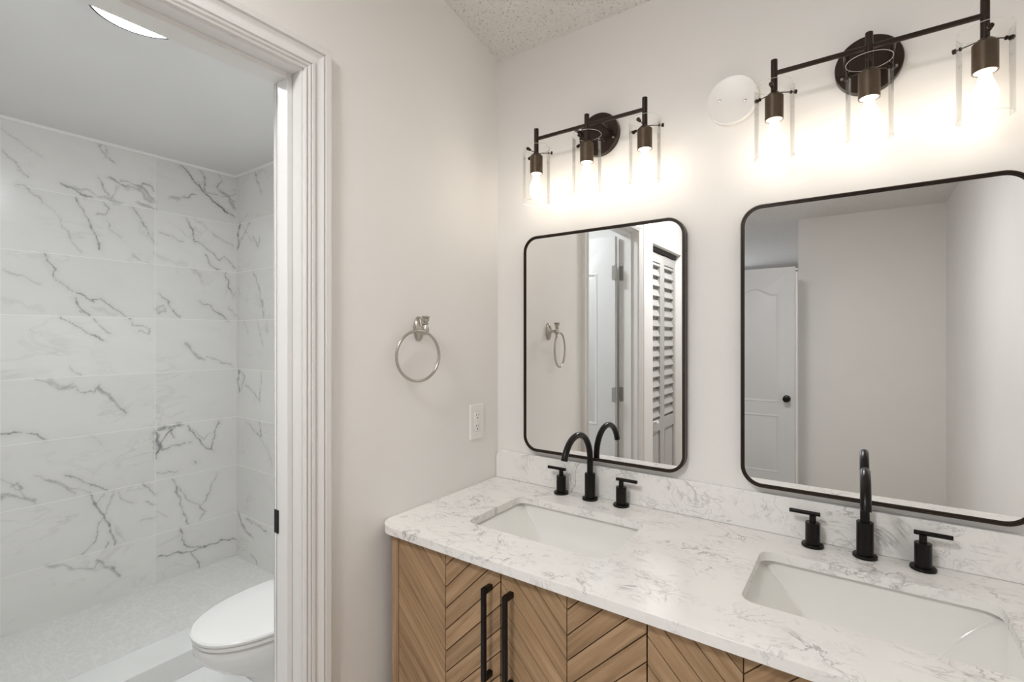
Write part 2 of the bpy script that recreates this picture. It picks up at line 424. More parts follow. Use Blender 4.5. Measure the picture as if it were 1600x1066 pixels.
# marble veins of the two tiled walls: width mm, strength, points in mm
VEINS_BACK=[(6,0.3,[-963,2384,-924,2357,-888,2334,-816,2289]),(4,0.55,[-967,2291,-931,2249,-895,2214,-873,2184]),(5,0.5,[-913,2133,-873,2133,-847,2108,-820,2072]),(5,0.3,[-820,2072,-781,2044,-741,1966,-674,1846]),(10,0.6,[-600,2434,-591,2395,-573,2367,-539,2356]),(6,0.4,[-578,2434,-571,2390,-550,2368]),(7,0.65,[-753,2189,-708,2163,-657,2142,-631,2137]),(14,0.4,[-700,2170,-657,2175,-613,2158,-559,2146,-503,2138]),(6,0.6,[-609,2249,-587,2204,-569,2169]),(14,0.35,[-532,2224,-536,2188,-559,2154]),(7,0.6,[-564,2261,-513,2246,-475,2232]),(20,0.5,[-484,2238,-436,2230,-406,2207,-385,2176]),(16,0.55,[-436,2162,-396,2150,-359,2143]),(8,0.75,[-416,2267,-375,2269,-359,2243]),(10,0.6,[-436,2254,-385,2218,-359,2182]),(8,0.5,[-513,2263,-455,2255,-416,2253]),(6,0.65,[-698,2127,-674,2067,-640,1996,-613,1933,-598,1874]),(5,0.4,[-691,2107,-657,2037,-622,1966]),(8,0.5,[-587,2130,-564,2101,-578,2070,-609,2064]),(4,0.35,[-578,2036,-550,1990,-513,1950]),(4,0.3,[-465,1876,-426,1845,-375,1828]),(6,0.6,[-457,2127,-426,2072,-385,2007,-359,1951]),(12,0.3,[-396,2017,-375,1985]),(7,0.9,[-227,2429,-180,2376,-115,2309,-61,2269,14,2212,77,2182]),(5,0.75,[-124,2430,-100,2385,-100,2313]),(6,0.55,[-17,2427,-5,2383,-36,2348,14,2320,77,2281]),(12,0.45,[-24,2338,40,2299,73,2239]),(12,0.4,[-280,2218,-214,2243]),(6,0.65,[-214,2240,-151,2270]),(4,0.5,[-97,2307,-36,2292,27,2303,77,2329]),(5,0.65,[-202,2122,-168,2058,-157,1996,-109,1977,-55,1933,-17,1901,14,1916,77,1862]),(5,0.7,[-91,1921,-55,1853,-17,1831]),(8,0.3,[-339,2015,-280,2001,-214,1980]),(5,0.3,[-151,2126,-36,2042,73,1992]),(5,0.7,[-814,1824,-801,1786,-781,1752,-773,1705,-741,1675,-700,1652,-657,1616,-627,1605,-631,1620,-596,1620,-550,1583,-503,1539,-470,1525]),(6,0.7,[-700,1619,-683,1582,-666,1555,-644,1534]),(4,0.5,[-681,1554,-657,1547]),(16,0.2,[-640,1573,-532,1543]),(9,0.3,[-956,1732,-895,1708,-828,1678]),(5,0.65,[-757,1519,-700,1482,-622,1428,-587,1405]),(7,0.5,[-622,1518,-587,1462,-550,1440]),(8,0.45,[-475,1522,-465,1487,-436,1482,-375,1471,-385,1441,-436,1452]),(3,0.5,[-151,1823,-109,1749]),(5,0.8,[21,1822,40,1742,73,1683]),(5,0.7,[-127,1637,-67,1608,34,1525]),(5,0.5,[34,1613,77,1560]),(5,0.6,[-339,1673,-286,1627,-280,1591,-236,1530]),(12,0.5,[-349,1581,-312,1601,-307,1565,-339,1563]),(8,0.6,[-269,1566,-236,1542]),(24,0.15,[-355,1891,-291,1863,-202,1849]),(24,0.13,[-953,1597,-895,1581,-828,1553]),(6,0.4,[-846,1214,-794,1205]),(14,0.45,[-794,1205,-750,1172,-714,1163]),(5,0.5,[-714,1181,-686,1148,-623,1130,-609,1179]),(11,0.65,[-614,1160,-569,1116,-528,1057]),(5,0.5,[-528,1057,-486,1010]),(5,0.5,[-803,1200,-759,1161,-714,1181]),(4,0.35,[-727,1272,-681,1225]),(5,0.8,[-967,974,-935,977,-887,967,-846,949,-812,920]),(3,0.3,[-648,917,-594,864]),(6,0.4,[-967,770,-928,738,-912,711,-879,658,-846,616]),(14,0.5,[-967,681,-935,684,-887,658,-854,628]),(7,0.45,[-846,747,-785,703,-732,660,-704,629]),(5,0.7,[-741,734,-686,697,-619,644,-564,614]),(5,0.4,[-803,725,-723,664,-638,618]),(6,0.5,[-928,727,-907,733,-895,696]),(5,0.65,[-420,608,-387,579,-355,531]),(5,0.45,[-404,504,-355,477]),(8,0.7,[-643,607,-609,535,-584,478,-559,407,-533,312]),(5,0.4,[-609,560,-579,590]),(6,0.45,[-589,473,-609,423,-619,364,-676,310]),(10,0.35,[-548,595,-569,511,-584,478]),(5,0.4,[-517,593,-512,547,-453,517]),(4,0.4,[-431,412,-355,402]),(5,0.5,[-579,312,-564,339]),(14,0.25,[-538,400,-517,355,-496,322]),(12,0.45,[-803,303,-750,289,-714,257]),(5,0.45,[-714,257,-623,222,-609,254]),(12,0.65,[-614,252,-569,214,-512,142]),(10,0.5,[-195,1380,-144,1315,-98,1277]),(5,0.4,[-91,1306,-9,1266,70,1233]),(8,0.4,[-9,1262,48,1249]),(26,0.9,[-352,893,-347,827,-332,797]),(18,0.8,[-335,899,-294,900,-227,904]),(8,0.8,[-352,733,-335,797,-294,866,-270,889]),(10,0.7,[-329,783,-294,783]),(4,0.6,[-306,778,-245,795,-170,803]),(4,0.6,[-276,883,-264,840]),(5,0.75,[-195,899,-150,821,-104,762,-57,727,-48,818,-20,903]),(8,0.3,[-170,881,-104,799,-64,836]),(3,0.5,[-347,651,-245,641]),(4,0.6,[-157,679,-144,669]),(7,0.65,[-270,598,-239,500,-214,381,-183,308]),(5,0.5,[-245,558,-220,509,-170,439,-118,410,-91,432,-57,511,-30,578]),(6,0.6,[-131,407,-104,363,-124,326]),(8,0.3,[-347,434,-294,391]),(6,0.8,[-227,301,-214,198,-170,168]),(6,0.75,[-170,168,-78,151,-9,156,85,132]),(6,0.8,[-341,174,-245,167,-170,147,-78,148]),(5,0.6,[-170,140,-137,85,-131,32])]
VEINS_SIDE=[(5,0.5,[-1914,2432,-1881,2358,-1838,2288]),(18,0.85,[-2100,2125,-2119,2080]),(10,0.85,[-2125,2080,-2114,2017,-2127,1978]),(6,0.6,[-2114,2004,-2032,2076,-1979,2129]),(10,0.3,[-2059,2106,-1953,2013]),(5,0.6,[-1940,2038,-1876,1965,-1858,2028]),(5,0.6,[-1932,1819,-1876,1730,-1838,1624]),(14,0.5,[-1838,1637,-1821,1584,-1813,1532]),(4,0.4,[-1901,1679,-1851,1611]),(5,0.4,[-2045,1517,-1992,1450]),(5,0.45,[-1888,1521,-1826,1370]),(5,0.5,[-1782,1512,-1777,1448]),(20,0.85,[-2109,1203,-2115,1150]),(10,0.85,[-2127,1149,-2109,1074]),(7,0.6,[-2084,1204,-2039,1176,-2084,1091]),(5,0.55,[-2024,1124,-1908,1072,-1863,1032,-1838,1207]),(5,0.45,[-2024,900,-1880,828,-1770,755,-1717,664]),(8,0.75,[-1885,841,-1838,818,-1866,902]),(14,0.6,[-2115,299,-2084,245,-1995,206,-1937,187]),(14,0.45,[-2024,288,-1908,284]),(8,0.5,[-1908,284,-1797,266,-1756,254]),(9,0.5,[-1965,80,-1908,65,-1894,32])]
# ------------------------------------------------------------------ the setting
T = 0.115          # wall thickness between the two rooms
D1A, D1B, DH = -0.785, -1.45, 2.058       # doorway into the toilet room
C1, C2, CH = -1.722, -2.345, 2.035       # closet opening
OPP = -3.82
RW = 1.67
XL = 0.64
XS = -2.145        # tiled shower wall
YS = 0.086         # tiled end wall of the shower

HI = 2.66
struct('wall_back', B(((0, 0, 0), (RW, 0.1, HI))), M['wall'])
struct('wall_left', B(((-T, D1A+0.02, 0), (0, 0.1, HI)),
                      ((-T, D1B-0.02, DH+0.02), (0, D1A+0.02, HI)),
                      ((-T, C1, 0), (0, D1B-0.02, HI)),
                      ((-T, C2, CH), (0, C1, HI)),
                      ((-T, -2.46, 0), (0, C2, HI))), M['wall'])
struct('wall_right', B(((RW, OPP-0.1, 0), (RW+0.1, 0.1, HI))), M['wall'])
struct('wall_opposite', B(((XL, OPP-0.1, 0), (RW, OPP, HI)), ((XL, -7.7, 0), (XL+0.1, OPP-0.1, HI))), M['wall'])
struct('wall_bedroom_far', B(((-3.3, -7.8, 0), (-2.3, -7.7, HI)), ((-0.5, -7.8, 0), (XL+0.1, -7.7, HI)),
                             ((-2.3, -7.8, 0), (-0.5, -7.7, 0.88)), ((-2.3, -7.8, 2.12), (-0.5, -7.7, HI))), M['hall_wall'])
struct('wall_bedroom_side', B(((-3.4, -7.8, 0), (-3.3, -2.36, HI)), ((-3.3, -2.46, 0), (-T, -2.36, HI))), M['hall_wall'])

# ceiling of the vanity room: comes down a little where it meets the mirror wall
bm = bmesh.new()
prof = [(0.1, CEIL-0.024), (0.0, CEIL), (-0.30, 2.507), (-7.8, 2.507), (-7.8, HI+0.05), (0.1, HI+0.05)]
prism(bm, prof, lambda p: (-0.005, p[0], p[1]), lambda p: (RW+0.1, p[0], p[1]))
box(bm, (-3.4, -7.8, 2.507), (-0.005, -2.46, HI+0.05))
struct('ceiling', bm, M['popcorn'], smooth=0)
struct('ceiling', B(((XS-0.1, -1.72, 2.444), (-T, 0.2, 2.56))), M['smooth_ceiling'], smooth=0)
struct('floor', B(((-T, -7.8, -0.1), (RW+0.1, 0.1, 0)), ((-3.4, -7.8, -0.1), (-T, -2.36, 0))), M['carpet'], smooth=0)
struct('floor', B(((XS-0.1, -1.72, -0.1), (-T, 0.2, 0))), M['floor_tile'], smooth=0)

# tiled walls of the shower; a fine grid carries where the marble veins run
def vein_wall(name, mat, ax, const, h0, h1, hfine, veins, thick):
    """ax: horizontal axis; const: plane coordinate on the other axis"""
    st = 0.0045
    hs = [h0]
    h = h0
    while h < h1 - 1e-6:
        h = min(h1, h + (st if h >= hfine[0]-1e-6 and h < hfine[1] else 0.12))
        if hs[-1] < hfine[0] < h: h = hfine[0]
        hs.append(h)
    zs = [k*0.0045 for k in range(int(2.50/0.0045)+1)]
    verts = []; 
    for hh in hs:
        for z in zs:
            verts.append((const, hh, z) if ax == 1 else (hh, const, z))
    nz = len(zs); n_front = len(verts)
    faces = [(i*nz+j, (i+1)*nz+j, (i+1)*nz+j+1, i*nz+j+1) for i in range(len(hs)-1) for j in range(nz-1)]
    # body of the wall behind the tiled face
    c = [(h0, 0), (h1, 0), (h1, zs[-1]), (h0, zs[-1])]
    nf = [0, (len(hs)-1)*nz, (len(hs)-1)*nz+nz-1, nz-1]
    for hh, z in c: verts.append((const-thick, hh, z) if ax == 1 else (hh, const+thick, z))
    b0 = n_front
    faces.append((b0, b0+3, b0+2, b0+1))
    me = bpy.data.meshes.new(name)
    me.from_pydata(verts, [], faces)
    import numpy as np
    H = np.array([hh for hh in hs for z in zs]); Z = np.array([z for hh in hs for z in zs])
    V = np.zeros(len(H))
    jit = np.sin(H*61+np.sin(Z*47)*2)*0.0035 + np.sin(Z*83+1.3+np.sin(H*71)*1.7)*0.003 + np.sin(H*190+Z*230)*0.0013
    jit2 = np.cos(Z*57+np.sin(H*39)*2)*0.0035 + np.sin(H*97+Z*31)*0.0028 + np.cos(H*260-Z*170)*0.0013
    Hj, Zj = H+jit, Z+jit2
    wob = 0.62+0.38*np.sin(H*53+Z*41+np.sin(Z*90))
    for w, s, p in veins:
        pts = [(p[k]/1000, p[k+1]/1000) for k in range(0, len(p), 2)]
        wide = w >= 10
        w = w/1000*(1.15 if wide else 0.50); s = s*(0.85 if wide else 1.0)
        lo = np.array(pts).min(0)-0.05; hi = np.array(pts).max(0)+0.05
        sel = np.where((H > lo[0]) & (H < hi[0]) & (Z > lo[1]) & (Z < hi[1]))[0]
        if not len(sel): continue
        dmin = np.full(len(sel), 9.0)
        for (a0, a1), (c0, c1) in zip(pts, pts[1:]):
            dx, dz = c0-a0, c1-a1; ll = dx*dx+dz*dz or 1e-9
            tt = np.clip(((Hj[sel]-a0)*dx+(Zj[sel]-a1)*dz)/ll, 0, 1)
            dmin = np.minimum(dmin, np.hypot(Hj[sel]-a0-tt*dx, Zj[sel]-a1-tt*dz))
        ww = w*wob[sel]+0.0012
        val = s*1.0*(np.clip(1.0-dmin/ww, 0, 1)**0.7 if wide else np.clip(1.35-dmin/ww, 0, 1)) + s*0.16*np.exp(-(dmin/0.018)**2)
        V[sel] = np.maximum(V[sel], val)
    at = me.attributes.new('vein', 'FLOAT', 'POINT')
    at.data.foreach_set('value', np.concatenate([V, np.zeros(4)]).astype('f'))
    me.materials.append(mat)
    o = bpy.data.objects.new(name, me); COL.objects.link(o)
    o['kind'] = 'structure'
    return o
vein_wall('wall_shower_back', M['tile_back'], 1, XS, -1.66, YS, (-1.03, YS), VEINS_BACK, 0.08)
vein_wall('wall_shower_side', M['tile_side'], 0, YS, XS, -T, (XS, -1.62), VEINS_SIDE, 0.08)
struct('wall_toilet_front', B(((XS-0.1, -1.74, 0), (-T, -1.66, 2.5))), M['wall'])
struct('trim_1', B(((XS, YS-0.012, 2.430), (XS+0.0005+0.55, YS, 2.444)), ((XS, -1.66, 2.430), (XS+0.012, YS, 2.444))), M['caulk'], smooth=0)
# closet behind the louvred doors
struct('wall_closet', B(((-0.75, -2.36, 0), (-0.70, -1.74, 2.5)),), M['hall_wall'])

# ------------------------------------------------------------------ doorway to the toilet room
jw = 0.02
bm = B(((-T-0.004, D1A, 0), (0.001, D1A+jw-0.001, DH+jw-0.001)), ((-T-0.004, D1B-jw+0.001, 0), (0.001, D1B, DH+jw-0.001)),
       ((-T-0.004, D1B, DH), (0.001, D1A, DH+jw-0.001)))
frame = struct('trim_2', bm, M['trim'], bev=0.0012)
s0, s1, sd = -0.084, -0.036, 0.013
bm = B(((s0, D1A-sd, 0), (s1, D1A, DH)), ((s0, D1B, 0), (s1, D1B+sd, DH)), ((s0, D1B+sd, DH-sd), (s1, D1A-sd, DH)))
struct('door_stop', bm, M['trim'], bev=0.0015, parent=frame)
bm = B(((-0.0925, D1A-0.0148, 0.937), (-0.0745, D1A-0.002, 0.994)))
sp = finish('strike_plate', bm, M['black'], frame, bev=0.001); sp['label'] = 'black strike plate'

def casing(name, ya, yb, zt, xs=0.0, sgn=1, w=0.066, kids=True):
    """moulded casing swept around an opening lying in the plane x = xs; ya > yb"""
    prof = [(0.0, 0.0), (0.0, 0.008), (0.004, 0.010), (0.0065, 0.0055), (0.0085, 0.0055), (0.0095, 0.0105), (0.0135, 0.0120), (0.0150, 0.0080),
            (0.0168, 0.0080), (0.0180, 0.0130), (0.024, 0.0140), (0.0255, 0.0095), (0.028, 0.0090), (0.033, 0.0105), (0.040, 0.0150), (0.0455, 0.0180), (0.0470, 0.0130), (0.0495, 0.0130),
            (0.0510, 0.0195), (0.0640, 0.0205), (0.066, 0.0185), (0.066, 0.0)]
    bm = bmesh.new()
    loops = []
    for d, t in prof:
        d *= w/0.066
        loops.append([Vector((xs+sgn*t, ya+d, 0)), Vector((xs+sgn*t, ya+d, zt+d)), Vector((xs+sgn*t, yb-d, zt+d)), Vector((xs+sgn*t, yb-d, 0))])
    vl = [[bm.verts.new(p) for p in lp] for lp in loops]
    n = len(vl)
    for i in range(n):
        a, b = vl[i], vl[(i+1) % n]
        for k in range(3): bm.faces.new((a[k], a[k+1], b[k+1], b[k]))
    bm.faces.new([v[0] for v in vl]); bm.faces.new([v[3] for v in reversed(vl)])
    return struct(name, bm, M['trim'], smooth=25)
casing('trim_3', D1A+0.005, D1B-0.005, DH+0.005)
casing('trim_4', D1A+0.005, D1B-0.005, DH+0.005, xs=-T, sgn=-1)

def moulded_panel(bm, rect, face, depth_dir, arch=0.0, seg=10):
    """a sunk, raised-field panel. rect = (h0, h1, z0, z1); face(h, z, d) gives the 3-D point, d outwards"""
    h0, h1, z0, z1 = rect
    def outline(ins):
        a, b, c, d = h0+ins, h1-ins, z0+ins, z1-ins
        pts = [(a, c), (b, c)]
        if arch:
            for k in range(seg*2+1):
                s = k/(seg*2)
                x = b+(a-b)*s
                u = abs(2*s-1)
                pts.append((x, d - arch + arch*(0.5+0.5*math.cos(PI*min(1, u/0.85)))))
        else: pts += [(b, d), (a, d)]
        return pts
    loops = []
    for ins, dd in ((0.0, 0.0005), (0.006, 0.0035), (0.014, 0.0012), (0.020, -0.004), (0.030, -0.003), (0.045, 0.0022)):
        loops.append([face(h, z, dd) for h, z in outline(ins)])
    vl = ringsweep(bm, loops, closed_section=False)
    bm.faces.new(vl[-1])
    return outline(0.0)

def plate_with_holes(bm, outer, holes, f):
    """flat face with openings, f maps 2-D to 3-D"""
    edges = []
    for lp in [outer]+holes:
        vs = [bm.verts.new(f(p)) for p in lp]
        edges += [bm.edges.new((vs[i], vs[(i+1) % len(vs)])) for i in range(len(vs))]
    bmesh.ops.triangle_fill(bm, use_beauty=True, use_dissolve=False, edges=edges)

def panel_door(name_leaf, h0, h1, z0, z1, rects, face, thick, parent, mat='door'):
    """rects: list of (h0,h1,z0,z1,arch); one side moulded, the rest plain"""
    bm = bmesh.new()
    holes = [moulded_panel(bm, r[:4], face, None, r[4]) for r in rects]
    plate_with_holes(bm, [(h0, z0), (h1, z0), (h1, z1), (h0, z1)], holes, lambda p: face(p[0], p[1], 0.0005))
    a = [(h0, z0), (h1, z0), (h1, z1), (h0, z1)]
    fr = [bm.verts.new(face(h, z, 0.0005)) for h, z in a]; bk = [bm.verts.new(face(h, z, -thick)) for h, z in a]
    bm.faces.new(bk)
    for i in range(4): bm.faces.new((fr[i], fr[(i+1) % 4], bk[(i+1) % 4], bk[i]))
    return finish(name_leaf, bm, M[mat], parent, smooth=25)

# the bathroom door, swung open into the toilet room
door = thing('door_1', None, None, (-0.122, -1.432, 0), kind='structure')
def f1(h, z, d): return (-h, 0.0355+d, z)       # local to the hinge corner; face looks to +y
panel_door('leaf', 0.0, 0.60, 0.012, 2.037, [(0.115, 0.485, 0.87, 1.87, 0.05), (0.115, 0.485, 0.20, 0.72, 0.0)], f1, 0.0355, door)
for zc in (1.814, 1.068, 0.25):
    bm = bmesh.new()
    cyl(bm, (0.006, 0.040, zc-0.0445), (0.006, 0.040, zc+0.0445), 0.0055, 14)
    cyl(bm, (0.006, 0.040, zc+0.0445), (0.006, 0.040, zc+0.049), 0.0042, 12)
    prism(bm, rrect(-0.020, 0.004, zc-0.0445, zc+0.0445, 0.006, 4), lambda p: (p[0], 0.0358, p[1]), lambda p: (p[0], 0.0385, p[1]))
    finish('hinge', bm, M['steel'], door)
    hg = bmesh.new()
    prism(hg, rrect(-0.116, -0.087, zc-0.0445, zc+0.0445, 0.006, 4), lambda p: (p[0], D1B+0.0001, p[1]), lambda p: (p[0], D1B+0.0022, p[1]))
    for sz, sy in ((-0.03, -0.095), (0.0, -0.102), (0.03, -0.095)):
        lathe(hg, [(0.0, 0.0032), (0.0032, 0.0026), (0.0034, 0.0)], (sy, D1B+0.002, zc+sz), (0, 1, 0), 12)
    finish('hinge_leaf', hg, M['steel'], frame)

# ------------------------------------------------------------------ louvred bifold closet doors
closet = thing('door_2', None, None, (-0.04, C1, 0), kind='structure')
def bifold(y0, y1, knob):
    """one leaf: y0 > y1, local to closet empty"""
    st, th = 0.045, 0.028
    w0, w1 = y0-C1, y1-C1
    z0, z1, zm = 0.015, 1.995, 0.82
    bm = B(((-th, w0-st, z0), (0, w0, z1)), ((-th, w1, z0), (0, w1+st, z1)),
           ((-th, w1+st, z1-0.06), (0, w0-st, z1)), ((-th, w1+st, zm-0.05), (0, w0-st, zm+0.03)), ((-th, w1+st, z0), (0, w0-st, z0+0.12)),
           ((-th+0.004, w1+st, z0+0.12), (-0.013, w0-st, zm-0.05)), ((-0.013, w1+st+0.022, z0+0.142), (-0.004, w0-st-0.022, zm-0.072)))
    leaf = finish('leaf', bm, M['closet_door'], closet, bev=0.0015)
    sl = bmesh.new()
    z = zm+0.045
    while z < z1-0.075:
        # slat slopes down towards the room
        a = [(-0.024, z+0.046), (-0.019, z+0.052), (-0.0005, z+0.006), (-0.0055, z)]
        prism(sl, a, lambda p: (p[0], w1+st-0.002, p[1]), lambda p: (p[0], w0-st+0.002, p[1]))
        z += 0.0695
    box(sl, (-0.027, w1+st, zm+0.02), (-0.0245, w0-st, z1-0.05))
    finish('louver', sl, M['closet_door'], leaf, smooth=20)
    if knob:
        bm = bmesh.new()
        lathe(bm, [(0.0, 0.033), (0.010, 0.032), (0.0155, 0.026), (0.0155, 0.021), (0.008, 0.013), (0.007, 0.004), (0.011, 0.0)], (0, w0-0.13, 0.842), (1, 0, 0), 24)
        finish('knob', bm, M['plastic'], leaf)
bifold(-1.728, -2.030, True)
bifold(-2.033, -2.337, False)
struct('trim_5', B(((-0.088, C2, CH-0.030), (-0.035, C1, CH))), M['dark_slot'])

# ------------------------------------------------------------------ arched panel door far behind, seen in the large mirror
d3 = thing('door_3', None, None, (0.02, -3.45, 0), kind='structure')
def f3(h, z, d): return (h, d, z)
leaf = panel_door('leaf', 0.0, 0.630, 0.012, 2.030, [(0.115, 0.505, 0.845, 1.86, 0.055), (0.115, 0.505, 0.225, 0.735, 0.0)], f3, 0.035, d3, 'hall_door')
bm = bmesh.new()
lathe(bm, [(0.030, 0.0), (0.030, 0.006), (0.012, 0.010), (0.011, 0.030), (0.024, 0.036), (0.028, 0.048), (0.026, 0.058), (0.014, 0.064), (0.0, 0.065)], (0.565, 0.0, 0.885), (0, 1, 0), 28)
finish('door_knob', bm, M['black'], leaf)
struct('trim_6', B(((0.652, -3.50, 0), (0.668, -3.44, 1.985)), ((0.652, -3.50, 1.997), (0.668, -3.43, 2.012))), M['trim'])

# bedroom window, behind everything
wn = struct('window_1', B(((-2.3, -7.80, 0.88), (-2.25, -7.70, 2.12)), ((-0.55, -7.80, 0.88), (-0.5, -7.70, 2.12)),
            ((-2.25, -7.80, 0.88), (-0.55, -7.70, 0.93)), ((-2.25, -7.80, 2.07), (-0.55, -7.70, 2.12)), ((-1.42, -7.78, 0.93), (-1.38, -7.72, 2.07))), M['trim'])

# ------------------------------------------------------------------ vanity cabinet
CT = 0.908          # top of the stone
CB = 0.886          # its underside
FY = -0.545         # front plane of the doors
XA, XB = 0.048, 1.462
van = thing('vanity_cabinet', 'natural oak double vanity with chevron plank doors under the white stone top', 'vanity', (0.755, -0.28, 0))
def vl_(p): return (p[0]-0.755, p[1]+0.28, p[2])
def wood_faces(bm, uvl, faces, rot=0.0, off=(0, 0)):
    for f in faces:
        n = f.normal if f.normal.length else Vector((0, -1, 0))
        for lp in f.loops:
            c = lp.vert.co
            if abs(n.x) > 0.7: h, v = c.y, c.z
            elif abs(n.z) > 0.7: h, v = c.y, c.x
            else: h, v = c.x, c.z
            # grain runs along u
            a, b = (v, h) if rot == 0 else (h*math.cos(rot)+v*math.sin(rot), -h*math.sin(rot)+v*math.cos(rot))
            lp[uvl].uv = (a+off[0], b+off[1])
def wood_box_obj(name, boxes, parent, bev=0.0008):
    bm = bmesh.new()
    for a, b in boxes: box(bm, vl_(a), vl_(b))
    bm.normal_update()
    bmesh.ops.recalc_face_normals(bm, faces=bm.faces)
    uvl = bm.loops.layers.uv.new('UVMap')
    wood_faces(bm, uvl, list(bm.faces), off=(random.random()*9, random.random()*9))
    return finish(name, bm, M['wood'], parent, bev=bev)
wood_box_obj('carcass', [((XA+0.018, -0.52, 0.09), (XB-0.018, -0.50, CB-0.001)), ((XA+0.018, -0.50, 0.09), (XB-0.018, -0.005, 0.11)),
                         ((XA+0.018, -0.50, 0.11), (XB-0.018, -0.485, 0.20))], van)
wood_box_obj('side_panel', [((XA, -0.546, 0.0), (XA+0.018, -0.005, CB-0.0005))], van)
wood_box_obj('side_panel', [((XB-0.018, -0.546, 0.0), (XB, -0.005, CB-0.0005))], van)
wood_box_obj('stile', [((XA+0.0185, -0.5465, 0.06), (0.0725, -0.521, CB-0.0005))], van)
wood_box_obj('stile', [((1.4375, -0.5465, 0.06), (XB-0.0185, -0.521, CB-0.0005))], van)
wood_box_obj('toe_kick', [((XA+0.018, -0.47, 0.0), (XB-0.018, -0.45, 0.09))], van)

def clip(poly, nx, nz, c):
    """keep nx*x + nz*z <= c"""
    out = []
    for i in range(len(poly)):
        p, q = poly[i], poly[(i+1) % len(poly)]
        dp, dq = nx*p[0]+nz*p[1]-c, nx*q[0]+nz*q[1]-c
        if dp <= 0: out.append(p)
        if dp*dq < 0:
            s = dp/(dp-dq)
            out.append((p[0]+(q[0]-p[0])*s, p[1]+(q[1]-p[1])*s))
    return out
PITCH, SEAMZ = 0.0535, 0.687
def chevron_door(x0, x1, z0, z1, handle_x):
    G = 0.0011
    bm = bmesh.new()
    uvl = bm.loops.layers.uv.new('UVMap')
    xm = (x0+x1)/2
    R2 = math.sqrt(0.5)
    for side in (0, 1):
        a, b = (x0, xm-G) if side == 0 else (xm+G, x1)
        sg = -1 if side == 0 else 1           # left half runs down to the seam, right half up from it
        for k in range(-18, 14):
            c0 = SEAMZ + k*PITCH; c1 = c0+PITCH   # z of the plank edges at the seam
            # plank: c0 <= z - sg*(x-xm) <= c1
            poly = [(a, z0), (b, z0), (b, z1), (a, z1)]
            g = G*math.sqrt(2)
            poly = clip(poly, -sg, 1, c1-g-sg*xm) if poly else poly
            if len(poly) > 2: poly = clip(poly, sg, -1, -(c0+g-sg*xm))
            if len(poly) < 3: continue
            area = abs(sum(poly[i][0]*poly[(i+1) % len(poly)][1]-poly[(i+1) % len(poly)][0]*poly[i][1] for i in range(len(poly))))/2
            if area < 1e-6: continue
            fr = [bm.verts.new(vl_((p[0], FY, p[1]))) for p in poly]
            bk = [bm.verts.new(vl_((p[0], FY+0.004, p[1]))) for p in poly]
            fs = [bm.faces.new(fr)]
            n = len(poly)
            for i in range(n): fs.append(bm.faces.new((fr[i], fr[(i+1) % n], bk[(i+1) % n], bk[i])))
            ou, ov = random.random()*20, random.random()*20
            for f in fs:
                for lp in f.loops:
                    x, z = lp.vert.co.x, lp.vert.co.z
                    lp[uvl].uv = ((x+sg*z)*R2+ou, (-sg*x+z)*R2+ov)
    d = finish('door', bm, M['wood'], van, smooth=0)
    bm = bmesh.new()
    box(bm, vl_((x0+0.0004, FY+0.0035, z0+0.0004)), vl_((x1-0.0004, FY+0.0215, z1-0.0004)))
    finish('backing_board', bm, M['groove'], d)
    if handle_x:
        zt, zb = 0.845, 0.632
        pts = []
        bm = bmesh.new()
        box(bm, vl_((handle_x-0.0055, FY-0.032, zb)), vl_((handle_x+0.0055, FY-0.023, zt)))
        for z in (zt-0.013, zb):
            box(bm, vl_((handle_x-0.0055, FY-0.023, z)), vl_((handle_x+0.0055, FY-0.0002, z+0.013)))
        h = finish('handle', bm, M['black'], d, bev=0.0012)
        h['label'] = 'black bar handle'
DW = 0.3405
xs_ = [0.0745, 0.4185, 0.7635, 1.0955]
chevron_door(0.0745, 0.4150, 0.10, CB-0.004, 0.388)
chevron_door(0.4185, 0.7595, 0.10, CB-0.004, 0.4480)
chevron_door(0.7625, 1.0950, 0.10, CB-0.004, 1.066)
chevron_door(1.0985, 1.4360, 0.10, CB-0.004, 1.127)

# ------------------------------------------------------------------ stone top, backsplash
SINKS = [(0.405, -0.275), (1.105, -0.275)]
def top_outline():
    r = 0.055; x0, x1, y0, y1 = 0.0015, 1.512, -0.562, -0.0005
    pts = [(x1, y1), (x0, y1)]
    for k in range(11):
        a = math.radians(180+90*k/10); pts.append((x0+r+r*math.cos(a), y0+r+r*math.sin(a)))
    for k in range(11):
        a = math.radians(270+90*k/10); pts.append((x1-r+r*math.cos(a), y0+r+r*math.sin(a)))
    return pts
bm = bmesh.new()
outer = top_outline()
cuts = [rrect(cx-0.207, cx+0.207, cy-0.137, cy+0.137, 0.030, 8) for cx, cy in SINKS]
for z in (CT, CB):
    plate_with_holes(bm, outer, cuts, lambda p: (p[0], p[1], z))
for lp in [outer]+cuts:
    a = [bm.verts.new((x, y, CT)) for x, y in lp]; b = [bm.verts.new((x, y, CB)) for x, y in lp]
    n = len(lp)
    for i in range(n): bm.faces.new((a[i], a[(i+1) % n], b[(i+1) % n], b[i]))
top = finish('countertop', bm, M['quartz'], smooth=30, bev=0.002)
tag(top, 'white grey-veined stone countertop with two sink cutouts on the oak vanity', 'countertop')
r = 0.028
pts = [(0.0015, CT+0.0004), (1.512, CT+0.0004), (1.512, 1.008)] + [(0.0015+r+r*math.cos(math.radians(90+9*k)), 1.008-r+r*math.sin(math.radians(90+9*k))) for k in range(11)]
bm = bmesh.new()
prism(bm, pts, lambda p: (p[0], -0.0005, p[1]), lambda p: (p[0], -0.0135, p[1]))
bs = finish('backsplash', bm, M['quartz'], smooth=30, bev=0.0015)
tag(bs, 'low veined stone backsplash strip with rounded left corner along the mirror wall', 'backsplash')

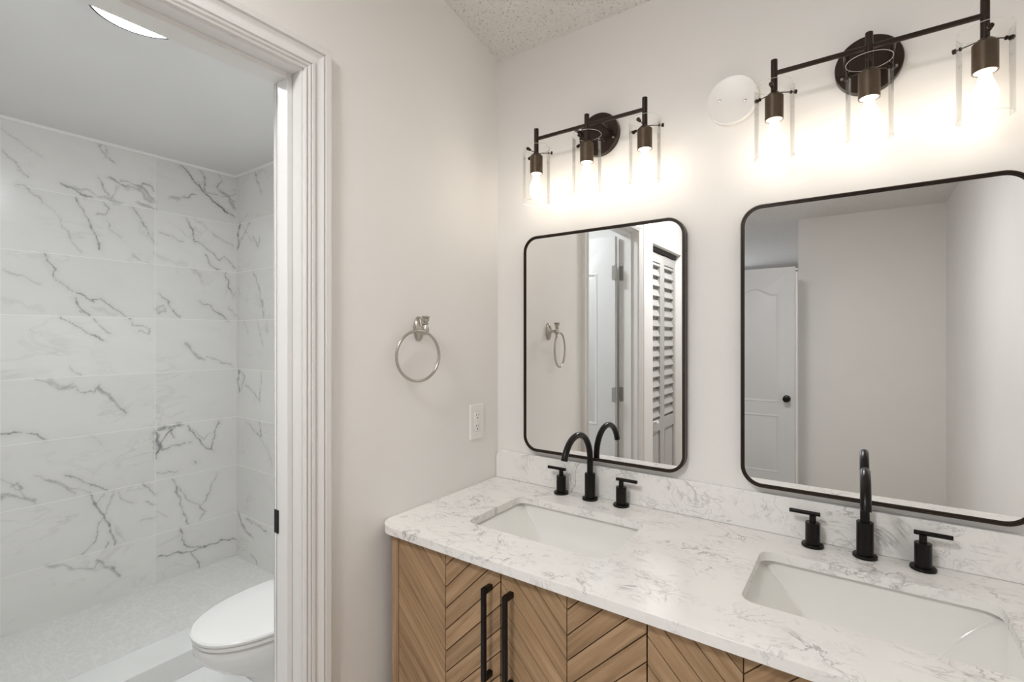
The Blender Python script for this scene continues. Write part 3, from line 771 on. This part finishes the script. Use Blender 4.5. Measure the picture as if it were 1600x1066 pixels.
# ------------------------------------------------------------------ undermount sinks
def make_sink(cx, cy, label):
    s = thing('sink', label, 'sink', (cx, cy, CB), group='undermount sinks in the stone top')
    hx, hy, dep = 0.216, 0.148, 0.135
    nx, ny = 120, 60
    def par(u): return math.sin(u*PI/2)
    bm = bmesh.new(); g = []
    for i in range(nx+1):
        row = []
        X = par(-1+2*i/nx)
        for j in range(ny+1):
            Y = par(-1+2*j/ny)
            fy = max(0.0, 1-abs(Y)**2.5)**(1/1.9)
            e = (1-abs(X))*hx*1.0/dep          # straight, sloping end walls meet the trough in a soft crease
            k = 0.05
            hh = max(0.0, min(1.0, 0.5+0.5*(e-fy)/k))
            z = -dep*max(0.0, e+(fy-e)*hh-k*hh*(1-hh))
            row.append(bm.verts.new((X*hx, Y*hy, z-0.001)))
        g.append(row)
    for i in range(nx):
        for j in range(ny): bm.faces.new((g[i][j], g[i+1][j], g[i+1][j+1], g[i][j+1]))
    # outer shell
    o2 = []
    for i in range(nx+1):
        row = []
        for j in range(ny+1):
            c = g[i][j].co
            row.append(bm.verts.new((c.x*1.05, c.y*1.05, c.z-0.012)))
        o2.append(row)
    for i in range(nx):
        for j in range(ny): bm.faces.new((o2[i][j], o2[i][j+1], o2[i+1][j+1], o2[i+1][j]))
    rim = [(i, 0) for i in range(nx)]+[(nx, j) for j in range(ny)]+[(i, ny) for i in range(nx, 0, -1)]+[(0, j) for j in range(ny, 0, -1)]
    for k in range(len(rim)):
        (a, b), (c, d) = rim[k], rim[(k+1) % len(rim)]
        bm.faces.new((g[a][b], g[c][d], o2[c][d], o2[a][b]))
    finish('basin', bm, M['porcelain'], s, smooth=50)
    bm = bmesh.new()
    lathe(bm, [(0.0, 0.0035), (0.014, 0.0035), (0.0155, 0.001), (0.018, 0.0025), (0.0225, 0.001), (0.0225, -0.004)], (0, 0, -dep-0.001), (0, 0, 1), 32)
    finish('drain', bm, M['bronze'], s)
    return s
make_sink(0.405, -0.275, 'white rectangular undermount sink below the left mirror, near the towel ring wall')
make_sink(1.105, -0.275, 'white rectangular undermount sink below the right mirror')

# ------------------------------------------------------------------ faucets
def make_faucet(cx, label):
    f = thing('faucet', label, 'faucet', (cx, -0.045, CT+0.0006), group='matte black faucets behind the sinks')
    bm = bmesh.new()
    lathe(bm, [(0, 0), (0.0245, 0), (0.0245, 0.005), (0.0235, 0.0062), (0.0168, 0.0064), (0.0168, 0.081), (0.0160, 0.082), (0.0, 0.082)], (0, 0, 0), (0, 0, 1), 40)
    finish('spout_base', bm, M['black'], f)
    bm = bmesh.new()
    R = 0.085; zc = 0.130
    pts = [(0, 0, 0.080), (0, 0, 0.10), (0, 0, 0.12)]
    for k in range(37):
        a = math.radians(164*k/36)
        pts.append((0, -R+R*math.cos(a), zc+R*math.sin(a)))
    tube(bm, pts, 0.0096, 24)
    finish('spout', bm, M['black'], f, smooth=40)
    for sx in (-1, 1):
        hx = 0.104*sx
        bm = bmesh.new()
        lathe(bm, [(0, 0), (0.0240, 0), (0.0240, 0.0045), (0.0230, 0.0058), (0.0157, 0.006), (0.0157, 0.0570), (0.0149, 0.0580), (0.0072, 0.0580), (0.0072, 0.0755), (0, 0.0755)], (hx, 0, 0), (0, 0, 1), 36)
        h = finish('handle_base', bm, M['black'], f)
        bm = bmesh.new()
        cyl(bm, (hx-sx*0.016, 0, 0.0790), (hx+sx*0.050, 0, 0.0790), 0.0050, 20, 0.0008)
        finish('lever', bm, M['black'], h)
    return f
make_faucet(0.397, 'matte black gooseneck faucet with two lever handles behind the left sink')
make_faucet(1.101, 'matte black gooseneck faucet with two lever handles behind the right sink')

# ------------------------------------------------------------------ mirrors
def make_mirror(x0, x1, label):
    z0, z1, r = 1.026, 1.7675, 0.052
    cx, cz = (x0+x1)/2, (z0+z1)/2
    m = thing('wall_mirror', label, 'mirror', (cx, 0, cz), group='black-framed mirrors over the vanity')
    a, b, c, d = x0-cx, x1-cx, z0-cz, z1-cz
    def loop(ins, y): return [(p[0], y, p[1]) for p in rrect(a+ins, b-ins, c+ins, d-ins, r-ins, 12)]
    bm = bmesh.new()
    ringsweep(bm, [loop(0, -0.0006), loop(0, -0.0262), loop(0.0006, -0.0270), loop(0.0034, -0.0270), loop(0.0040, -0.0262), loop(0.0040, -0.0240),
                   loop(0.0074, -0.0240), loop(0.0078, -0.0234), loop(0.0078, -0.0215), loop(0.0095, -0.0215), loop(0.0095, -0.0006)])
    finish('mirror_frame', bm, M['bronze'], m, smooth=30)
    bm = bmesh.new()
    pts = rrect(a+0.0093, b-0.0093, c+0.0093, d-0.0093, r-0.0093, 12)
    prism(bm, pts, lambda p: (p[0], -0.012, p[1]), lambda p: (p[0], -0.0216, p[1]))
    finish('mirror_glass', bm, M['mirror'], m, smooth=0)
    return m
make_mirror(0.1315, 0.6850, 'rounded black-framed mirror over the left sink, showing the open doorway')
make_mirror(0.8310, 1.3860, 'rounded black-framed mirror over the right sink, showing a plain wall and arched door')

# ------------------------------------------------------------------ vanity lights
def make_light(cx, sp, label):
    zb = 2.066
    v = thing('vanity_light', label, 'wall light', (cx, 0, zb), group='bar lights above the mirrors')
    bm = bmesh.new()
    lathe(bm, [(0, 0.0005), (0.067, 0.0005), (0.067, 0.019), (0.0655, 0.021), (0.0, 0.021)], (0, 0, 0), (0, -1, 0), 64)
    bp = finish('backplate', bm, M['bronze'], v)
    for sx in (-0.043, 0.043):
        bm = bmesh.new(); cyl(bm, (sx, -0.0205, 0), (sx, -0.100, 0), 0.0055, 18); 
        finish('standoff', bm, M['bronze'], v)
    for sx in (-0.052, 0.052):
        bm = bmesh.new(); lathe(bm, [(0, 0.0035), (0.003, 0.003), (0.004, 0.0)], (sx, -0.0208, -0.022), (0, -1, 0), 14)
        finish('plate_screw', bm, M['nickel'], bp)
    bm = bmesh.new(); cyl(bm, (-sp, -0.1, 0), (sp, -0.1, 0), 0.0058, 20)
    finish('crossbar', bm, M['bronze'], v)
    for k in (-1, 0, 1):
        x = k*sp
        bm = bmesh.new()
        cyl(bm, (x, -0.1, -0.052), (x, -0.1, 0.033), 0.0075, 24, 0.0006)
        finish('lamp_post', bm, M['bronze'], v)
        bm = bmesh.new()
        lathe(bm, [(0.0, -0.047), (0.0085, -0.047), (0.0125, -0.049), (0.0205, -0.0575), (0.0205, -0.114), (0.0180, -0.114), (0.0180, -0.111), (0.0, -0.111)],
              (x, -0.1, 0), (0, 0, 1), 40)
        so = finish('socket', bm, M['socket'], v)
        bm = bmesh.new()
        lathe(bm, [(0.0, -0.1115), (0.0175, -0.1115), (0.0175, -0.1135), (0.0, -0.1135)], (x, -0.1, 0), (0, 0, 1), 30)
        finish('socket_insert', bm, M['plastic'], so)
        for ang in (-90, 30, 150):
            dx, dy = math.cos(math.radians(ang)), math.sin(math.radians(ang))
            bm = bmesh.new()
            cyl(bm, (x+dx*0.006, -0.1+dy*0.006, -0.047), (x+dx*0.052, -0.1+dy*0.052, -0.047), 0.0012, 10)
            cyl(bm, (x+dx*0.0465, -0.1+dy*0.0465, -0.047), (x+dx*0.0525, -0.1+dy*0.0525, -0.047), 0.0052, 18, 0.0006)
            cyl(bm, (x+dx*0.0385, -0.1+dy*0.0385, -0.047), (x+dx*0.0410, -0.1+dy*0.0410, -0.047), 0.0042, 14)
            finish('thumb_screw', bm, M['bronze'], so)
        bm = bmesh.new()
        lathe(bm, [(0.0435, -0.0305), (0.0435, -0.2065)], (x, -0.1, 0), (0, 0, 1), 72)
        gs = finish('glass_shade', bm, M['glass'], v, smooth=40)
        for ze in (-0.0305, -0.2065):
            bm = bmesh.new()
            lathe(bm, [(0.0440, ze-0.0004), (0.0440, ze+0.0004), (0.0430, ze+0.0004), (0.0430, ze-0.0004)], (x, -0.1, 0), (0, 0, 1), 72, closed=True)
            finish('rim', bm, M['glass_edge'], gs, smooth=40)
        bm = bmesh.new()
        lathe(bm, [(0.0, -0.114), (0.009, -0.114), (0.010, -0.124), (0.013, -0.134), (0.0185, -0.148), (0.0215, -0.163), (0.0205, -0.178), (0.0150, -0.190), (0.007, -0.1955), (0.0, -0.1965)],
              (x, -0.1, 0), (0, 0, 1), 36)
        finish('light_bulb', bm, M['bulb'], v, smooth=60)
    return v
make_light(0.413, 0.1815, 'three-lamp bronze bar light with clear glass shades above the left mirror')
make_light(1.108, 0.1880, 'three-lamp bronze bar light with clear glass shades above the right mirror')

# round blank cover between the lights
cv = thing('cover_plate', 'round white blank cover plate on the wall between the two bar lights', 'cover plate', (0.807, 0, 2.067))
bm = bmesh.new()
lathe(bm, [(0, 0.0005), (0.0645, 0.0005), (0.0655, 0.004), (0.0655, 0.016), (0.0635, 0.0195), (0.060, 0.0185), (0.0, 0.0185)], (0, 0, 0), (0, -1, 0), 64)
finish('plate', bm, M['plastic'], cv)
for sx, sz in ((0.034, -0.012), (-0.030, 0.004)):
    bm = bmesh.new(); lathe(bm, [(0, 0.0205), (0.003, 0.0200), (0.0036, 0.0184)], (sx, 0, sz), (0, -1, 0), 16)
    s_ = finish('screw', bm, M['nickel'], cv)

# ------------------------------------------------------------------ towel ring
tr = thing('towel_ring', 'brushed nickel towel ring with oval backplate on the side wall', 'towel ring', (0, -0.402, 1.445))
bm = bmesh.new()
def oval(ry, rz, x): return [(x, ry*math.cos(2*PI*k/40), rz*math.sin(2*PI*k/40)) for k in range(40)]
vl = ringsweep(bm, [oval(0.0205, 0.038, 0.0005), oval(0.0205, 0.038, 0.004), oval(0.0185, 0.0355, 0.0065), oval(0.0165, 0.033, 0.0060), oval(0.0145, 0.029, 0.0095), oval(0.009, 0.018, 0.0125), oval(0.007, 0.010, 0.016)], False)
bm.faces.new(vl[0]); bm.faces.new(vl[-1])
finish('backplate', bm, M['nickel'], tr)
bm = bmesh.new()
lathe(bm, [(0, 0.014), (0.0085, 0.014), (0.0065, 0.020), (0.0060, 0.030), (0.0075, 0.036), (0.0, 0.036)], (0, 0, 0), (1, 0, 0), 24)
lathe(bm, [(0, -0.019), (0.004, -0.0185), (0.0085, -0.012), (0.0100, -0.004), (0.0085, 0.004), (0.0060, 0.008), (0.0055, 0.011), (0.0090, 0.013), (0.0090, 0.0155), (0.0055, 0.018), (0.0075, 0.022),
           (0.0105, 0.026), (0.0105, 0.029), (0.0085, 0.031), (0.0125, 0.0345), (0.0125, 0.037), (0.0, 0.039)], (0.040, -0.008, 0), (0, 0, 1), 30)
finish('post', bm, M['nickel'], tr)
bm = bmesh.new()
a = math.radians(12)
cr = Vector((0.038, -0.036, -0.080)); R = 0.072
tube(bm, [cr + Vector((math.sin(a)*math.cos(t_), math.cos(a)*math.cos(t_), 0))*R + Vector((0, 0, math.sin(t_)*R*1.02)) for t_ in [2*PI*k/72 for k in range(72)]], 0.0042, 14, closed=True)
finish('ring', bm, M['nickel'], tr, smooth=60)

# ------------------------------------------------------------------ wall outlet
ou = thing('wall_outlet', 'white duplex outlet on the side wall just above the countertop', 'outlet', (0, -0.128, 1.127))
bm = bmesh.new()
def rl(hy, hz, r, x): return [(x, p[0], p[1]) for p in rrect(-hy, hy, -hz, hz, r, 5)]
vl = ringsweep(bm, [rl(0.036, 0.0605, 0.003, 0.0004), rl(0.036, 0.0605, 0.003, 0.004), rl(0.034, 0.0585, 0.003, 0.0062), rl(0.0172, 0.0342, 0.002, 0.0062), rl(0.0168, 0.0338, 0.002, 0.0045)], False)
bm.faces.new(vl[0]); bm.faces.new(vl[-1])
finish('cover', bm, M['plastic'], ou)
bm = bmesh.new()
vl = ringsweep(bm, [rl(0.0160, 0.0330, 0.002, 0.0046), rl(0.0160, 0.0330, 0.002, 0.0070), rl(0.0152, 0.0322, 0.002, 0.0076)], False)
bm.faces.new(vl[0]); bm.faces.new(vl[-1])
rc = finish('receptacle', bm, M['plastic'], ou)
for zc in (0.019, -0.019):
    for a_, b_ in (((0.0070, -0.0072, zc+0.001), (0.0079, -0.0052, zc+0.0085)), ((0.0070, 0.0052, zc+0.001), (0.0079, 0.0070, zc+0.0075))):
        finish('slot', B((a_, b_)), M['dark_slot'], rc)
    bm = bmesh.new()
    lathe(bm, [(0, 0.0079), (0.0026, 0.0079), (0.0026, 0.0070), (0, 0.0070)], (0, 0, zc-0.0065), (1, 0, 0), 14)
    finish('slot', bm, M['dark_slot'], rc)
bm = B(((0.0070, -0.0065, -0.0035), (0.0083, -0.001, 0.0035)), ((0.0070, 0.001, -0.0035), (0.0083, 0.0065, 0.0035)))
finish('test_button', bm, M['plastic'], rc, bev=0.0004)

# ------------------------------------------------------------------ toilet room: light, toilet, shower
def flush_light(loc, label, r, rim, lens, drop=0.0):
    cl = thing('ceiling_light', label, 'ceiling light', loc)
    k = r/0.125
    bm = bmesh.new()
    lathe(bm, [(0.0, -0.0005), (0.120*k, -0.0005), (0.125*k, -0.010), (0.1255*k, -0.038-drop), (0.1235*k, -0.042-drop), (0.1165*k, -0.043-drop), (0.1165*k, -0.030-drop), (0.0, -0.030-drop)], (0, 0, 0), (0, 0, 1), 72)
    finish('rim', bm, rim, cl)
    bm = bmesh.new()
    lathe(bm, [(0.1160*k, -0.031-drop), (0.1160*k, -0.0415-drop), (0.09*k, -0.050-drop), (0.05*k, -0.055-drop), (0.0, -0.057-drop)], (0, 0, 0), (0, 0, 1), 72)
    finish('diffuser', bm, lens, cl, smooth=60)
    return cl
cl = flush_light((-0.668, -0.896, 2.444), 'round flush ceiling light with glowing lens and thin dark rim above the toilet room', 0.124, M['black'], M['toilet_lamp'], 0.017)
bm = bmesh.new()
cyl(bm, (-0.1235, 0.012, -0.050), (-0.132, 0.012, -0.050), 0.004, 14)
finish('thumb_screw', bm, M['black'], cl)

flush_light((0.46, -1.78, 2.507), 'added fill light, out of view, on the textured ceiling of the vanity room', 0.19, M['plastic'], M['room_fill'])  # fill light added above and behind the camera, kept out of the mirrors

toilet = thing('toilet', 'white elongated toilet with closed lid, partly behind the door frame', 'toilet', (-0.700, -0.35, 0))
def egg(w, yb, yf, n=56, sq=2.25):
    """outline: widest at the middle, longer nose toward -y"""
    ym = yb + (yf-yb)*0.42
    pts = []
    for k in range(n):
        a = 2*PI*k/n
        c, s = math.cos(a), math.sin(a)
        x = w*math.copysign(abs(c)**(2/sq), c)
        L_ = (yb-ym) if s > 0 else (ym-yf)
        y = ym + L_*math.copysign(abs(s)**(2/(2.7 if s > 0 else 2.0)), s)
        pts.append((x, y))
    return pts
def loft(bm, secs):
    vl = ringsweep(bm, [[(x, y, z) for x, y in pts] for pts, z in secs], False)
    bm.faces.new(vl[0]); bm.faces.new(list(reversed(vl[-1])))
Y0 = 0.35
secs = [(egg(0.105, 0.16, -0.16), 0.0005), (egg(0.105, 0.16, -0.16), 0.02), (egg(0.098, 0.15, -0.15), 0.05), (egg(0.098, 0.15, -0.17), 0.14), (egg(0.115, 0.15, -0.23), 0.22),
        (egg(0.145, 0.15, -0.315), 0.28), (egg(0.170, 0.15, -0.360), 0.325), (egg(0.180, 0.15, -0.378), 0.355), (egg(0.181, 0.15, -0.380), 0.375), (egg(0.174, 0.14, -0.370), 0.388), (egg(0.150, 0.12, -0.345), 0.390)]
bm = bmesh.new(); loft(bm, secs)
finish('bowl', bm, M['toilet_white'], toilet, smooth=50)
bm = bmesh.new(); loft(bm, [(egg(0.176, 0.09, -0.372), 0.3905), (egg(0.183, 0.095, -0.381), 0.394), (egg(0.183, 0.095, -0.381), 0.404), (egg(0.179, 0.09, -0.377), 0.4075)])
finish('seat', bm, M['toilet_white'], toilet, smooth=40)
bm = bmesh.new(); loft(bm, [(egg(0.180, 0.095, -0.378), 0.4085), (egg(0.186, 0.10, -0.386), 0.411), (egg(0.187, 0.10, -0.387), 0.419), (egg(0.183, 0.097, -0.382), 0.4245), (egg(0.165, 0.08, -0.36), 0.4275), (egg(0.10, 0.02, -0.26), 0.4295)])
finish('lid', bm, M['toilet_white'], toilet, smooth=40)
bm = bmesh.new()
def rbox(hx, y0, y1, r, z): return [(p[0], p[1]) for p in rrect(-hx, hx, y0, y1, r, 5)], z
loft(bm, [rbox(0.19, 0.215, 0.405, 0.03, 0.375), rbox(0.205, 0.205, 0.415, 0.03, 0.42), rbox(0.215, 0.20, 0.42, 0.03, 0.70)])
finish('tank', bm, M['toilet_white'], toilet, smooth=40)
bm = bmesh.new(); loft(bm, [rbox(0.22, 0.195, 0.425, 0.03, 0.701), rbox(0.225, 0.19, 0.43, 0.03, 0.71), rbox(0.225, 0.19, 0.43, 0.03, 0.735), rbox(0.21, 0.205, 0.415, 0.03, 0.742)])
finish('tank_lid', bm, M['toilet_white'], toilet, smooth=40)

bm = B(((-1.400, -1.659, 0.0002), (-1.217, YS-0.0005, 0.098)))
tag(finish('shower_curb', bm, M['curb'], bev=0.003), 'low pale stone curb between the shower floor and the toilet', 'shower curb')
bm = B(((XS+0.0005, -1.659, 0.0002), (-1.4005, YS-0.0005, 0.030)))
tag(finish('shower_pan', bm, M['mosaic'], smooth=0), 'pale mosaic-tiled shower floor below the marble-tiled walls', 'shower floor')
